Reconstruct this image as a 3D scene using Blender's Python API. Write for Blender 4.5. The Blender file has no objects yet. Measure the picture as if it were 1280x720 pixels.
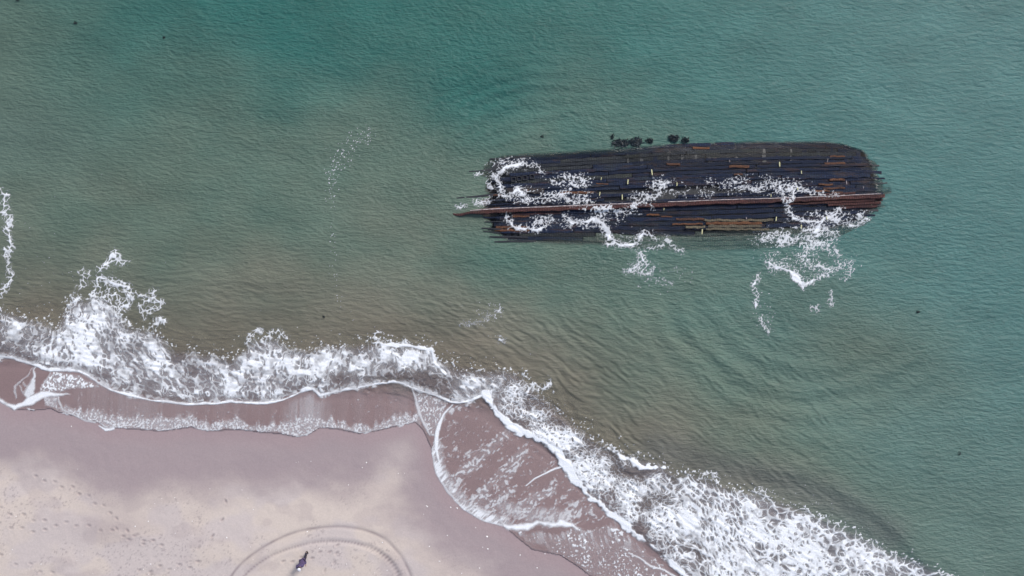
import bpy, bmesh, math, random
import numpy as np
from mathutils import Vector, Matrix
sc = bpy.context.scene
C = sc.collection
R = math.radians

# ------------------------------------------------------------------ camera: a drone looking straight down
CAM_H = 50.0
cam_d = bpy.data.cameras.new('drone_camera'); cam = bpy.data.objects.new('drone_camera', cam_d); C.objects.link(cam)
cam.location = (0, 0, CAM_H); cam.rotation_euler = (0, 0, 0)
cam_d.sensor_width = 36; cam_d.lens = 36*CAM_H/(1280*0.055)
cam_d.clip_start = 0.5; cam_d.clip_end = 20000
sc.camera = cam

# ------------------------------------------------------------------ light: bright overcast
SUN_EL, SUN_AZ = 48, 40            # elevation; azimuth, degrees from +y towards +x
w = bpy.data.worlds.new('World'); sc.world = w; w.use_nodes = True
nt = w.node_tree; bg = nt.nodes['Background']
sky = nt.nodes.new('ShaderNodeTexSky'); sky.sky_type = 'NISHITA'; sky.sun_disc = False
sky.sun_elevation = R(SUN_EL); sky.sun_rotation = R(SUN_AZ); sky.air_density = 1.0; sky.dust_density = 3.0; sky.ozone_density = 1.0
nt.links.new(sky.outputs[0], bg.inputs[0]); bg.inputs[1].default_value = 0.11
sd_ = bpy.data.lights.new('sun', 'SUN'); sd_.energy = 1.9; sd_.angle = R(12); sd_.color = (1.0, .95, .89)
sun = bpy.data.objects.new('sun', sd_); C.objects.link(sun)
_dir = Vector((math.sin(R(SUN_AZ))*math.cos(R(SUN_EL)), math.cos(R(SUN_AZ))*math.cos(R(SUN_EL)), math.sin(R(SUN_EL))))
sun.rotation_euler = _dir.to_track_quat('Z', 'Y').to_euler(); sun.location = _dir*60
sc.view_settings.view_transform = 'Standard'; sc.view_settings.look = 'None'; sc.view_settings.gamma = 1
sc.view_settings.use_curve_mapping = False; sc.view_settings.exposure = 0.35
sc.render.engine = 'CYCLES'; sc.cycles.transparent_max_bounces = 16; sc.cycles.max_bounces = 6
# ------------------------------------------------------------------ noise and map fields
# The map of the place is laid out on a plan grid (u to the right, v down), 1 unit = MPU metres.
MPU = 0.055
rng = np.random.RandomState(7)
TAB = [rng.rand(256, 256).astype(np.float32) for _ in range(12)]
def vnoise(x, y, k=0):
    t = TAB[k % 12]
    xi = np.floor(x).astype(np.int64); yi = np.floor(y).astype(np.int64)
    fx = (x - xi).astype(np.float32); fy = (y - yi).astype(np.float32)
    fx = fx*fx*fx*(fx*(fx*6-15)+10); fy = fy*fy*fy*(fy*(fy*6-15)+10)
    x0 = xi & 255; x1 = (xi+1) & 255; y0 = yi & 255; y1 = (yi+1) & 255
    return (t[y0, x0]*(1-fx)+t[y0, x1]*fx)*(1-fy) + (t[y1, x0]*(1-fx)+t[y1, x1]*fx)*fy
def fbm(x, y, k=0, o=3):
    s = 0; a = 1; w = 0
    for i in range(o):
        c, d = math.cos(0.6*i+0.3), math.sin(0.6*i+0.3)
        s = s + a*vnoise((c*x-d*y)*2.03**i+17.3*i, (d*x+c*y)*2.03**i+5.1*i, k+i); w += a; a *= .55
    return s/w
def worley(x, y, k=0):
    xi = np.floor(x).astype(np.int64); yi = np.floor(y).astype(np.int64)
    f1 = np.full(x.shape, 9., np.float32); f2 = f1.copy()
    for dy in (-1, 0, 1):
        for dx in (-1, 0, 1):
            cx = xi+dx; cy = yi+dy
            jx = TAB[k % 12][cy & 255, cx & 255]; jy = TAB[(k+5) % 12][cy & 255, cx & 255]
            d = np.sqrt((cx+jx-x)**2 + (cy+jy-y)**2).astype(np.float32)
            f2 = np.minimum(f2, np.maximum(f1, d)); f1 = np.minimum(f1, d)
    return f1, f2
def sstep(a, b, x):
    t = np.clip((x-a)/(b-a), 0, 1); return t*t*(3-2*t)
def interp_line(pts, x):
    p = np.array(pts, float); return np.interp(x, p[:, 0], p[:, 1])
def seg_dist(u, v, pts, rad=None, dens=None):
    """distance to a polyline minus its (interpolated) radius"""
    best = np.full(u.shape, 1e6, np.float32)
    for i in range(len(pts)-1):
        ax, ay = pts[i][:2]; bx, by = pts[i+1][:2]
        ra = pts[i][2] if len(pts[i]) > 2 else 0; rb = pts[i+1][2] if len(pts[i+1]) > 2 else 0
        L2 = (bx-ax)**2+(by-ay)**2+1e-6
        t = np.clip(((u-ax)*(bx-ax)+(v-ay)*(by-ay))/L2, 0, 1)
        d = np.sqrt((u-ax-t*(bx-ax))**2+(v-ay-t*(by-ay))**2)-(ra+(rb-ra)*t)
        best = np.minimum(best, d)
    return best
def poly_sd(u, v, pts):
    """signed distance to a polygon, positive inside"""
    d = seg_dist(u, v, [p[:2] for p in pts]+[pts[0][:2]])
    ins = np.zeros(u.shape, bool); n = len(pts)
    for i in range(n):
        x1, y1 = pts[i][:2]; x2, y2 = pts[(i+1) % n][:2]
        if y1 == y2: continue
        c = ((v > y1) != (v > y2)) & (u < (x2-x1)*(v-y1)/(y2-y1)+x1)
        ins ^= c
    return np.where(ins, d, -d)

def smooth_line(p, k=3):
    out = []
    for i in range(len(p)-1):
        a, b, c, d = p[max(i-1, 0)], p[i], p[i+1], p[min(i+2, len(p)-1)]
        for j in range(k):
            t = j/k; out.append(tuple(.5*(2*b[n]+(c[n]-a[n])*t+(2*a[n]-5*b[n]+4*c[n]-d[n])*t*t+(3*b[n]-a[n]-3*c[n]+d[n])*t**3) for n in (0, 1)))
    return out+[p[-1]]
# ---- coastline curves
EDGE1 = [(-150,440),(0,446),(22,450),(48,457),(60,462),(100,464),(118,474),(140,487),(165,494),(195,500),(232,505),(262,504),(290,502),(322,504),(345,502),
         (362,495),(378,488),(392,485),(400,494),(420,489),(440,486),(465,480),(490,477),(506,480),(520,486),(545,494),(562,501),(575,502),(590,499),(601,494)]
EDGE2 = [(601,494),(612,512),(628,528),(645,540),(662,548),(678,557),(692,566),(702,580),(714,600),(728,618),(742,630),(765,648),(782,662),(800,677),(820,692),(838,708),(852,722),(880,748),(930,800),(1000,870)]
EDGE1 = smooth_line(EDGE1, 2); EDGE2 = smooth_line(EDGE2, 2)
UPPER = [(-150,395),(0,390),(28,396),(55,406),(70,412),(78,392),(90,372),(105,376),(118,372),(135,376),(150,392),(160,408),(180,412),(200,416),(212,438),(235,440),(262,444),(290,450),
         (304,440),(312,428),(328,424),(345,424),(360,436),(385,438),(410,432),(440,432),(468,427),(500,430),(528,432),(540,436),(546,450),(570,458),(600,462),(630,462),(650,468),(662,482),
         (690,506),(715,528),(745,552),(775,566),(800,574),(830,582),(845,596),(868,594),(890,602),(915,612),(945,618),(975,628),(1010,640),(1045,656),(1080,672),(1110,690),(1145,700),(1180,718),(1230,742),(1300,800)]
SWASH = [(-150,498),(0,498),(18,511),(45,512),(66,510),(74,514),(95,519),(110,524),(125,527),(135,535),(150,534),(180,536),(205,538),(240,533),(262,538),(300,536),(330,540),(350,541),(370,545),(385,543),(400,534),(420,535),
         (450,541),(470,538),(500,531),(520,527),(530,538),(540,560),(548,590),(560,612),(578,632),(600,646),(628,654),(645,668),(665,684),(700,692),(722,706),(740,720),(770,745),(840,830)]
SEA_POLY = SWASH + [(1400,1400),(9000,1400),(9000,-9000),(-9000,-9000),(-9000,498)]
BAND = EDGE1 + EDGE2[1:] + [(1300,900)] + UPPER[::-1]
SHORE = [(-9000,455),(-150,455),(100,470),(300,500),(460,505),(600,525),(680,580),(760,650),(850,735),(1100,960),(9000,7500)]

def shore_d(u, v):     # metres from the still waterline, positive to seaward
    d = poly_sd(u, v, SHORE + [(9000,-9000),(-9000,-9000)])
    return d*MPU

def band(u, v, line_a, w):
    return np.exp(-(seg_dist(u, v, line_a)/w)**2)

TRACK_O = [(270,780),(278,748),(290,722),(303,703),(322,687),(347,672),(375,661),(405,656),(432,655),(458,659),(480,668),(497,683),(509,700),(518,722),(522,745),(520,780)]
TRACK_I = [(292,780),(298,750),(306,722),(318,707),(338,693),(358,684),(382,677),(405,673),(432,673),(455,677),(475,685),(490,697),(500,713),(504,730),(505,780)]
TRACK_O = smooth_line(TRACK_O, 3); TRACK_I = smooth_line(TRACK_I, 3)
FOOT = []
def _walk(pts, step, side, seed):
    r = random.Random(seed); k = 0
    for (a, b), (c, d) in zip(pts, pts[1:]):
        L = math.hypot(c-a, d-b); n = max(1, int(L/step)); nx, ny = -(d-b)/L, (c-a)/L
        for i in range(n):
            t = (i+.5)/n; s = side if k % 2 else -side; k += 1
            FOOT.append((a+(c-a)*t+nx*s+r.uniform(-1, 1), b+(d-b)*t+ny*s+r.uniform(-1, 1), math.atan2(d-b, c-a), r.uniform(.6, 1.)))
_walk([(45,592),(90,606),(130,627),(150,640)], 11, 1.6, 1)
_walk([(0,629),(30,640),(70,650),(110,652),(140,660),(180,668),(215,676)], 11, 1.8, 2)
_walk([(0,649),(30,656),(70,660)], 12, 1.6, 3)
_walk([(146,645),(165,665),(190,672)], 8, 4, 4)
_walk([(275,610),(290,640),(262,672),(250,690)], 17, 3, 5)
_walk([(352,700),(398,690),(430,678)], 10, 2.4, 6)
_walk([(0,690),(40,700),(80,715)], 14, 3, 7)
_walk([(410,716),(415,700),(428,686)], 9, 3, 8)
_walk([(150,720),(200,706),(260,700)], 11, 3, 9)

def sand_height(u, v, fine=True):
    d = shore_d(u, v)
    z = np.where(d > 0, -(0.10*d) + 0.0011*np.minimum(d, 26)**2, np.minimum(-d*0.07, 0.55+(-d)*0.015))
    z = np.maximum(z, -4.5) + np.where(d > 34, -(d-34)*0.004, 0)
    z = z + 0.10*(fbm(u/90, v/60, 2, 3)-.5)*np.clip(-d/2, 0.1, 1)
    z = np.where(d < -45, z, z)
    if fine:
        to = seg_dist(u, v, TRACK_O); ti = seg_dist(u, v, TRACK_I)
        z = z - 0.035*np.exp(-(to/2.4)**2) - 0.05*np.exp(-(ti/3.0)**2)
        z = z + 0.010*np.exp(-((ti-5)/2.2)**2)
        z = z + 0.02*(fbm(u/7, v/7, 5, 3)-.5)*sstep(-1.5, -4, d)
        for (a, b, an, s) in FOOT:
            m = (np.abs(u-a) < 8) & (np.abs(v-b) < 8)
            if not m.any(): continue
            du, dv = u[m]-a, v[m]-b; c, q = math.cos(an), math.sin(an)
            e = ((du*c+dv*q)/3.0)**2+((-du*q+dv*c)/1.5)**2
            z[m] = z[m] - 0.06*s*np.exp(-e**1.5) + .02*s*np.exp(-((e-2.4)/1.2)**2)
    return z

# ---- hull of the wreck in plan: top edge, keel line, bottom edge as functions of u
H_TOP = [(570,222),(590,213),(606,203),(622,196),(660,193),(700,191),(760,187),(820,182),(880,179),(960,177),(1035,177),(1060,181),(1078,188),(1090,198),(1098,212),(1103,228),(1104,236)]
KEEL  = [(540,268),(580,267),(620,264),(700,261),(800,257),(900,253),(1000,250),(1105,245)]
H_TOP_P = [(570,203),(606,203),(622,196),(660,193),(700,191),(760,187),(820,182),(880,179),(960,177),(1035,177),(1110,178)]
H_BOT_P = [(600,300),(618,303),(700,304),(760,305),(800,311),(880,313),(940,311),(1000,308),(1110,304)]
H_BOT = [(600,284),(618,292),(628,300),(700,304),(760,305),(800,311),(880,313),(940,311),(1000,307),(1040,299),(1065,289),(1085,277),(1100,262),(1104,250)]
def hull_z(u, v):
    """top surface of the upturned hull, metres"""
    k = interp_line(KEEL, u); t = interp_line(H_TOP, u); b = interp_line(H_BOT, u)
    s = np.where(v < k, (k-v)/np.maximum(k-t, 3), 0); q = np.where(v >= k, (v-k)/np.maximum(b-k, 3), 0)
    z = 0.11 - 0.20*s**2.5 - np.where(q > 0, 0.10*sstep(0, .3, q)+(.10+.13*sstep(770, 840, u))*sstep(.55, .9, q), 0)
    z = z - 0.20*sstep(636, 592, u) - .25*sstep(1075, 1105, u)
    return z
def hull_mask(u, v):
    k = (u > 575) & (u < 1104) & (v > interp_line(H_TOP, u)) & (v < interp_line(H_BOT, u))
    return k

# ---- where foam lies and how thick it is
def foam_field(u, v, which):
    f = np.zeros(u.shape, np.float32)
    wa = (vnoise(u/15, v/15, 3)-.5)*1.5+(vnoise(u/7, v/7, 4)-.5)*.5; wb = (vnoise(u/15+40, v/15+9, 6)-.5)*1.5+(vnoise(u/7+4, v/7, 5)-.5)*.5
    wc = (vnoise(u/5, v/5, 1)-.5)*1.4+(vnoise(u/2.6, v/2.6, 2)-.5)*.6; wd = (vnoise(u/5+11, v/5+3, 8)-.5)*1.4+(vnoise(u/2.6+5, v/2.6, 9)-.5)*.6
    if which == 'surf':
        sd = poly_sd(u+6*wa+2.2*wc, v+6*wb+2.2*wd, BAND)
        sdr = poly_sd(u, v, BAND)
        west = sstep(640, 590, u)
        # western breaker: swept, curling strands; eastern breaker: a net with dark holes
        # the strands sweep back from the crisp front and are rolled up by eddies
        tilt = .45*np.sin(u/60+1.)-.15
        au = u+tilt*(v-450); av = v-.25*(u-300)
        pu = au+10*wa+2.0*wc; pv = av+10*wb+2.0*wd
        c1 = np.clip(np.abs(vnoise(pu/6.5, pv/13.0, 4)*.75+vnoise(pu/3.6+9, pv/7.0, 6)*.25-.5)*3.3, 0, 1.3)
        c2 = np.clip(np.abs(vnoise((au+7*wb+1.5*wd)/3.8+31, (av+7*wa)/6.5, 9)-.5)*3.0, 0, 1.3)
        c3 = vnoise(u/2.2, v/2.6, 10)
        mass = fbm(u/26+3, v/26, 10, 3)
        blobs = np.zeros(u.shape, np.float32)
        for (a, b, ru, rv, s) in [(92,432,24,20,.5),(112,408,22,24,.35),(140,400,20,14,.2),(120,450,40,10,.2),(160,452,26,20,.15),(185,440,20,22,.12),(225,470,30,25,.08),(335,450,22,22,.3),(365,455,18,22,.4),(345,432,18,10,.3),(400,455,22,14,.2),
                                  (470,438,50,8,.3),(505,446,30,9,.3),(585,480,22,16,.25),(550,462,16,10,.25),(20,425,30,18,-.12),(500,472,60,8,-.38),(440,474,40,8,-.22),(540,482,25,9,-.12),(610,478,30,14,.15),(180,398,20,10,-.3),(270,488,60,9,.1)]:
            blobs += s*np.exp(-((u-a)/ru)**2-((v-b)/rv)**2)
        top_thin = sstep(-3, 16, sd)
        Dw = (0.41+.7*(mass-.5)+blobs*.62)*(0.3+.7*top_thin)
        e = np.minimum(c1, c2*.9+.10)+.30*(c3-.5)
        Fw = sstep(-.16, .20, Dw-e)*(.42+.58*sstep(.15, .75, Dw+.35*wc))
        Fw = np.maximum(Fw, sstep(.62, 1.15, Dw+.4*wc)*.95)
        Fw = np.maximum(Fw, .26*sstep(.0, .6, Dw)*(.6+.8*c3))
        g1, g2 = worley(u/5.2+wa*.8+wc*.2, v/4.6+wb*.8+wd*.2, 7); e2 = (g2-g1)/.75
        h1, h2 = worley((u+6*wa+1.2*wc)/(10.5+2.5*sstep(850, 960, u)), (v+6*wb+1.2*wd)/(9.5+1.5*sstep(850, 960, u)), 5); e3 = (h2-h1)/.75
        big = sstep(780, 880, u)
        k1, k2 = worley((u*.8+v*.6+5*wa+1.2*wc)/8.0, (v*.8-u*.6+5*wb+1.2*wd)/5.6, 3); e4 = (k2-k1)/.75
        eb = np.minimum(e3+.25*(1-big), np.minimum(e2+.16+.22*big, e4+.10+.10*big))+.10*(c3-.5)
        m2 = fbm(u/20+7, v/20, 11, 3)
        De = .345 + .60*(m2-.5)
        for (a, b, ru, rv, s) in [(690,548,30,12,.2),(735,585,25,14,.15),(860,640,30,14,.2),(955,670,26,14,.3),(900,650,24,16,.12),(1000,700,40,20,.10),(640,505,30,14,-.12),(620,478,24,10,-.1),(830,660,20,14,-.05),(800,665,14,14,-.3),(1085,700,30,14,.1),
                                  (790,590,40,8,-.25),(700,528,24,8,-.15)]:
            De += s*np.exp(-((u-a)/ru)**2-((v-b)/rv)**2)
        De = De*(.35+.65*sstep(-3, 13, sd))
        Fe = sstep(-.14, .16, De-eb)*(.60+.36*sstep(.15, .5, De+.35*wc+.3*(c3-.5)))
        Fe = np.maximum(Fe, (.22*sstep(.1, .5, De))*(.5+c3))
        ins = sstep(-2.5, 1.5, sd)
        F = (Fw*west+Fe*(1-west))*ins
        # keep strands from leaking past the crisp front
        F = F*sstep(-1.2, .6, sdr+6*sstep(6, 9, np.minimum(seg_dist(u, v, EDGE1), seg_dist(u, v, EDGE2))))
        # crisp bright fronts
        rag = 1.1*wc
        w1 = 1.5+.9*np.exp(-((u-385)/16)**2)*1.6+ .8*np.exp(-((u-60)/26)**2) + .5*sstep(500, 560, u)
        F = np.maximum(F, sstep(1.0, -.8, seg_dist(u+.8*wa, v+1.4*wa+(.3+.6*sstep(390, 420, u))*wc, EDGE1)-w1*(.55+.5*wa+.35*wc+.5*mass))*(.75+.25*sstep(.35, .6, mass+.2*wc)))
        F = np.maximum(F, .6*sstep(7, 0, seg_dist(u, v, EDGE1)+3*wc+2*wb)*ins*west*sstep(.3, .6, c3+.2))
        F = np.maximum(F, sstep(1.4, -1.4, seg_dist(u+1.0*wa, v, [(p[0]+3.2, p[1]-3.6) for p in EDGE2[:-1]])-(4.2-1.6*sstep(720, 790, u)+4.2*wa+2.6*wc)))
        F = np.maximum(F, .95*sstep(1.0, -.6, seg_dist(u+2*wa, v+1.5*wb, [(560,470),(545,455),(540,438),(528,434),(505,432),(490,430),(478,434),(470,424)])-1.7-1.2*wc)*sstep(.25, .5, mass+.2*wc+.1))
        F = np.maximum(F, sstep(1.4, -.8, seg_dist(u+2*wa, v+1.5*wb, [(760,560),(775,570),(790,576),(800,583),(815,584),(830,584)])-1.9-3.0*wc-2.0*wa))
        f = F
        # plumes of foam seaward of the western breaker
        S = [[(118,373,2),(118,355,2.2),(126,346,2.5),(146,355,2.4),(161,358,2.6),(160,370,2.6),(158,379,2.4),(150,390,3)],
             [(133,334,1),(142,317,3.2),(148,324,1.6),(153,328,2),(158,330,.6)],[(126,335,1),(132,334,1.5)],[(193,361,1.2),(194,373,2),(205,379,1.8),(200,386,2),(182,392,3),(176,382,1.6),(185,376,1),(194,374,1)],
             [(150,360,1),(167,366,1.2),(185,370,1)],[(125,365,.8),(135,372,1.2),(146,370,1),(150,378,1)],[(132,352,.5),(136,362,1),(130,372,1)],[(95,372,2),(88,382,2),(84,395,2)],[(118,372,2),(128,382,2.5),(142,388,2.5),(152,400,2)],
             [(102,340,.8),(106,344,.9)],[(98,360,.6),(108,352,.6),(112,342,.6)],[(310,428,1),(318,418,1.4),(326,412,1)],[(330,426,1),(338,416,1),(350,414,1.2),(360,420,.8)],[(470,430,1.2),(471,418,1)],[(505,432,1.2),(508,424,1.2)],
             [(660,485,.6),(676,484,1),(686,476,.4)],[(188,412,.8),(195,404,.7),(204,400,.7)],
             [(3,236,1.2),(9,243,1.2),(4,254,1),(8,268,1.4),(13,280,1.4),(10,292,1.3),(15,303,1),(9,312,.8),(8,330,.5),(10,345,1.2),(7,360,1.4),(2,372,1.2),(-20,380,2)],[(-40,235,1.5),(-15,232,1.4),(3,236,1.2)],[(878,594,.7),(884,588,.7),(892,592,.8),(894,600,.7)],
             [(944,616,.8),(948,612,.8),(956,616,.9),(955,624,.8)]]
        g1, g2 = worley((u+3*wa+1.5*wc)/5.6, (v+3*wb+1.5*wd)/6.4, 4); lace = (g2-g1)/.75
        for s in S:
            d = seg_dist(u+4.2*wa+2.4*wc, v+4.2*wb+2.4*wd, s)
            f = np.maximum(f, .95*sstep(.9, -.7, d+1.6*wd+1.5*wb+1.3))
            f = np.maximum(f, .9*sstep(-.05, .16, .42*np.exp(-(np.maximum(d, 0)/4.0)**2)-lace-.1)*(.7+.5*(vnoise(u/3, v/3, 2)-.3)))
            f = np.maximum(f, .55*sstep(7, 2, d)*sstep(.74, .80, fbm(u/1.9, v/1.9, 3, 2)))
        # flecks drifting just outside the foam edge
        out = np.exp(-np.maximum(-sd, 0)/9)*(sd < 0)*(v < interp_line(EDGE1+EDGE2[1:], u)-3)
        f = np.maximum(f, .8*sstep(.0, .06, out*.32+.10*sstep(.5, .6, mass)*out+fbm(u/2.3, v/2.3, 7, 2)-.93))
    if which == 'swash':
        e1 = seg_dist(u, v, EDGE1); e2 = seg_dist(u, v, EDGE2)
        sw = seg_dist(u+1.2*wa+2.2*wc, v+1.5*wa+3.0*wc, SWASH)
        inside = (poly_sd(u, v, SEA_POLY) > 0.2) & (poly_sd(u, v, BAND) < 1)
        west = (u < 545) & (v > interp_line(EDGE1, u))
        ns = fbm(u/1.6, v/2.1, 5, 2); nl = fbm(u/30, v/90, 6, 2); st = fbm(u/7, v/60, 9, 3)
        e = poly_sd(u+1.2*wa+2.2*wc, v+1.5*wa+3.0*wc, SEA_POLY)
        dense = sstep(20, 4, e)*sstep(-1, 2, e)
        reach = 15+22*(st-.45)+10*np.exp(-((u-180)/60)**2)+26*np.exp(-((u-375)/22)**2)
        dense = sstep(reach, reach*.35, e)*sstep(-1., 1.5, e)
        fw = np.where(west, sstep(-.05, .12, dense*.27+ns*.65+.35*vnoise(u/1.4, v/1.5, 2)-.79)*.42 + .22*sstep(.3, 1., dense)+.10*st, 0)
        fw = fw*(sstep(60, 95, u)) * np.where((u > 500), sstep(530, 518, u), 1)
        st2 = fbm(u/2.6+wa, v/50, 3, 3)
        veil = np.exp(-((u-385)/26)**2)*sstep(2, 12, e1)*.30*(.2+1.2*st2) + np.exp(-((u-165)/90)**2)*.13*(.3+st2)
        fw = np.maximum(fw, np.where(west, veil, 0))
        f = np.maximum(f, fw*inside)
        rim = .7*sstep(1.4, 0, np.abs(e-1.0)-.2)*sstep(.5, .62, fbm(u/14, v/14, 8, 2)+.1*wc)*np.where(west & (u < 530), 1, 0)
        f = np.maximum(f, .85*rim)
        # wedge of film and the bright tongue at far west
        f = np.maximum(f, .92*sstep(1.5, -2.5, seg_dist(u+2*wa, v+2*wb, [(-60,490,1),(0,498,1.4),(12,505,2),(22,509,3),(32,506,3),(40,500,6),(52,494,5),(72,492,2.2),(90,492,.4)])+1.0*wc))
        f = np.maximum(f, .75*sstep(1.5, -1.5, seg_dist(u+5*wa+1.5*wc, v+4*wb+1.5*wd, [(47,458,1.6),(46,470,1.8),(42,482,3),(36,495,4)])+1.6*wc))
        f = np.maximum(f, .40*sstep(1.2, -.6, seg_dist(u+5*wa+1.5*wc, v+4*wb+1.5*wd, [(44,460,.6),(30,474,.7),(22,484,1),(23,498,.8)])))
        f = np.maximum(f, .35*sstep(1.2, -.6, seg_dist(u+5*wa+1.5*wc, v+4*wb+1.5*wd, [(32,478,.8),(37,484,.8),(32,492,.8),(28,482,.8)])))
        f = np.maximum(f, .5*sstep(1.2, -.6, seg_dist(u+5*wa+1.5*wc, v+4*wb+1.5*wd, [(64,462,.5),(57,474,.6),(53,482,.4)])))
        q = poly_sd(u+2*wa, v+2*wb, [(50,482),(66,463),(100,468),(130,484),(105,486),(72,490),(50,496)])
        f = np.maximum(f, sstep(0, 3, q)*(.22+.7*sstep(.50, .62, ns)))
        q = poly_sd(u+1*wa, v+1*wb, [(56,496),(75,490),(75,512),(66,509),(57,508)])
        f = np.maximum(f, sstep(0, 2, q)*(.30+.25*sstep(.5, .6, ns)))
        f = np.maximum(f, .5*sstep(1, -.5, seg_dist(u+wc, v, [(74,494),(76,502),(80,511),(95,518),(110,525),(122,527)])-.9))
        f = np.maximum(f, .9*sstep(1.6, -1, seg_dist(u+wc, v+wd, [(127,532,.6),(135,536,1.6),(144,535,1.2)])))
        # the tongue between the breakers
        LAG = [(601,497),(575,504),(563,508),(552,520),(545,540),(541,565),(547,590),(560,613),(580,634),(605,648),(628,654),(650,662),(690,660),(720,658),(760,652),(765,646),(742,630),(714,602),(690,566),(640,540),(612,515)]
        q = poly_sd(u, v, LAG)
        a1 = (u*.5+v*.87); a2 = (u*.87-v*.5)
        su = (u-640)*.62+(v-580)*.78; sv = (u-640)*.78-(v-580)*.62      # sv runs up to the right
        fl = vnoise((sv+4*wa+wc)/3.6, (su+4*wb+wd)/1.9, 7)*.75+vnoise(u/1.6, v/1.6, 8)*.25; pm = fbm((sv)/60, (su)/16, 4, 3)
        lo = sstep(560, 640, u*.25+v*.9-60)
        dl = .30*sstep(.36, .68, pm)+.16*sstep(60, 10, np.abs(q-18))*.5 + .10*sstep(40, 6, q) -.25*sstep(26, 4, seg_dist(u, v, [(600,500),(640,540),(690,572),(720,610),(750,640)]))*.6
        f = np.maximum(f, sstep(0, 4, q)*(.46*sstep(0, .26, dl*.8+fl-.76)+.14*sstep(.45, .75, pm)))
        edge_line = [(566,506,.6),(556,516,1.2),(549,530,2.2),(546,545,2.6),(546,560,2.2),(549,575,1),(553,590,.5)]
        f = np.maximum(f, .92*sstep(1.3, -1.3, seg_dist(u+.8*wc, v, edge_line)))
        rimd = seg_dist(u, v, [(541,560),(545,588),(560,612),(579,633),(604,648),(628,654)])
        strk = fbm((u*.7-v*.7)/14, (u*.7+v*.7)/3.2, 6, 3)
        f = np.maximum(f, (q > -1)*sstep(17, 5, rimd)*(.30+.55*sstep(.42, .66, strk)))
        f = np.maximum(f, .55*(sstep(1.1, 0, np.abs(rimd-.3)-.6+.5*wc)))
        f = np.maximum(f, .95*sstep(2.5, -3, seg_dist(u+2*wa, v+2*wb, [(626,648,.6),(634,655,2.2),(646,659,4),(658,656,4.2),(672,652,2),(690,654,2.8),(704,653,4),(716,656,2.4),(726,663,.6)])+1.4*wc))
        f = np.maximum(f, .5*sstep(14, 2, seg_dist(u+4*wa, v, [(630,632),(655,640),(668,642),(700,644)]))*(.4+.6*sstep(.45, .62, fbm((u+.5*v)/2.6, (v-.5*u)/7, 6, 3))))
        f = np.maximum(f, .85*sstep(1.0, -.4, seg_dist(u+wa, v+.6*wa, [(657,606,.3),(668,598,.6),(680,592,.7),(694,586,.8),(706,583,.8)])))
        # spent sheet below the tongue
        q = poly_sd(u+6*wa, v+6*wb, [(632,656),(660,663),(720,660),(770,650),(800,676),(850,722),(880,760),(790,760),(735,716),(715,702),(690,690),(664,683),(645,668)])
        s2 = fbm((u*.35+v*.94)/13, (u*.94-v*.35)/3.0, 8, 3); s3 = fbm(u/2.0, v/2.0, 2, 2); pm2 = fbm(u/24+9, v/24, 10, 3)
        f = np.maximum(f, sstep(0, 6, q)*(.30*sstep(.45, .66, s2)*sstep(690, 660, v-.1*(u-700)) + .7*sstep(.0, .12, .16*sstep(.4, .65, pm2)+s3-.76)+.1))
        f = np.maximum(f, .85*sstep(.02, .1, fbm(u/4.5, v/4.5, 3, 2)+.18*np.exp(-((u-768)/26)**2-((v-664)/12)**2)-.78)*sstep(0, 5, q)*sstep(730, 760, u))
        f = np.maximum(f, .7*sstep(1, -.5, seg_dist(u+2*wa+wc, v+wb, [(786,690,.5),(800,697,.8),(812,707,1.2),(830,712,1),(850,724,1)])))
        # film wedge between the two swash fronts
        q = poly_sd(u, v, [(515,487),(530,490),(562,502),(556,516),(548,530),(545,548),(538,545),(530,535),(525,520),(520,505)])
        f = np.maximum(f, sstep(0, 4, q)*(.20+.5*sstep(.55, .68, ns)))
        f = np.maximum(f, .6*sstep(2, -1, seg_dist(u+wc, v, [(515,486,.4),(520,500,1.2),(524,516,1.8),(532,533,1.2),(538,543,.4)])))
        f = np.maximum(f, .5*sstep(.8, -.4, seg_dist(u, v, [(654,682,.3),(657,691,.5),(664,700,.2)])))
        f = f*(poly_sd(u, v, SEA_POLY) > -3)
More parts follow.
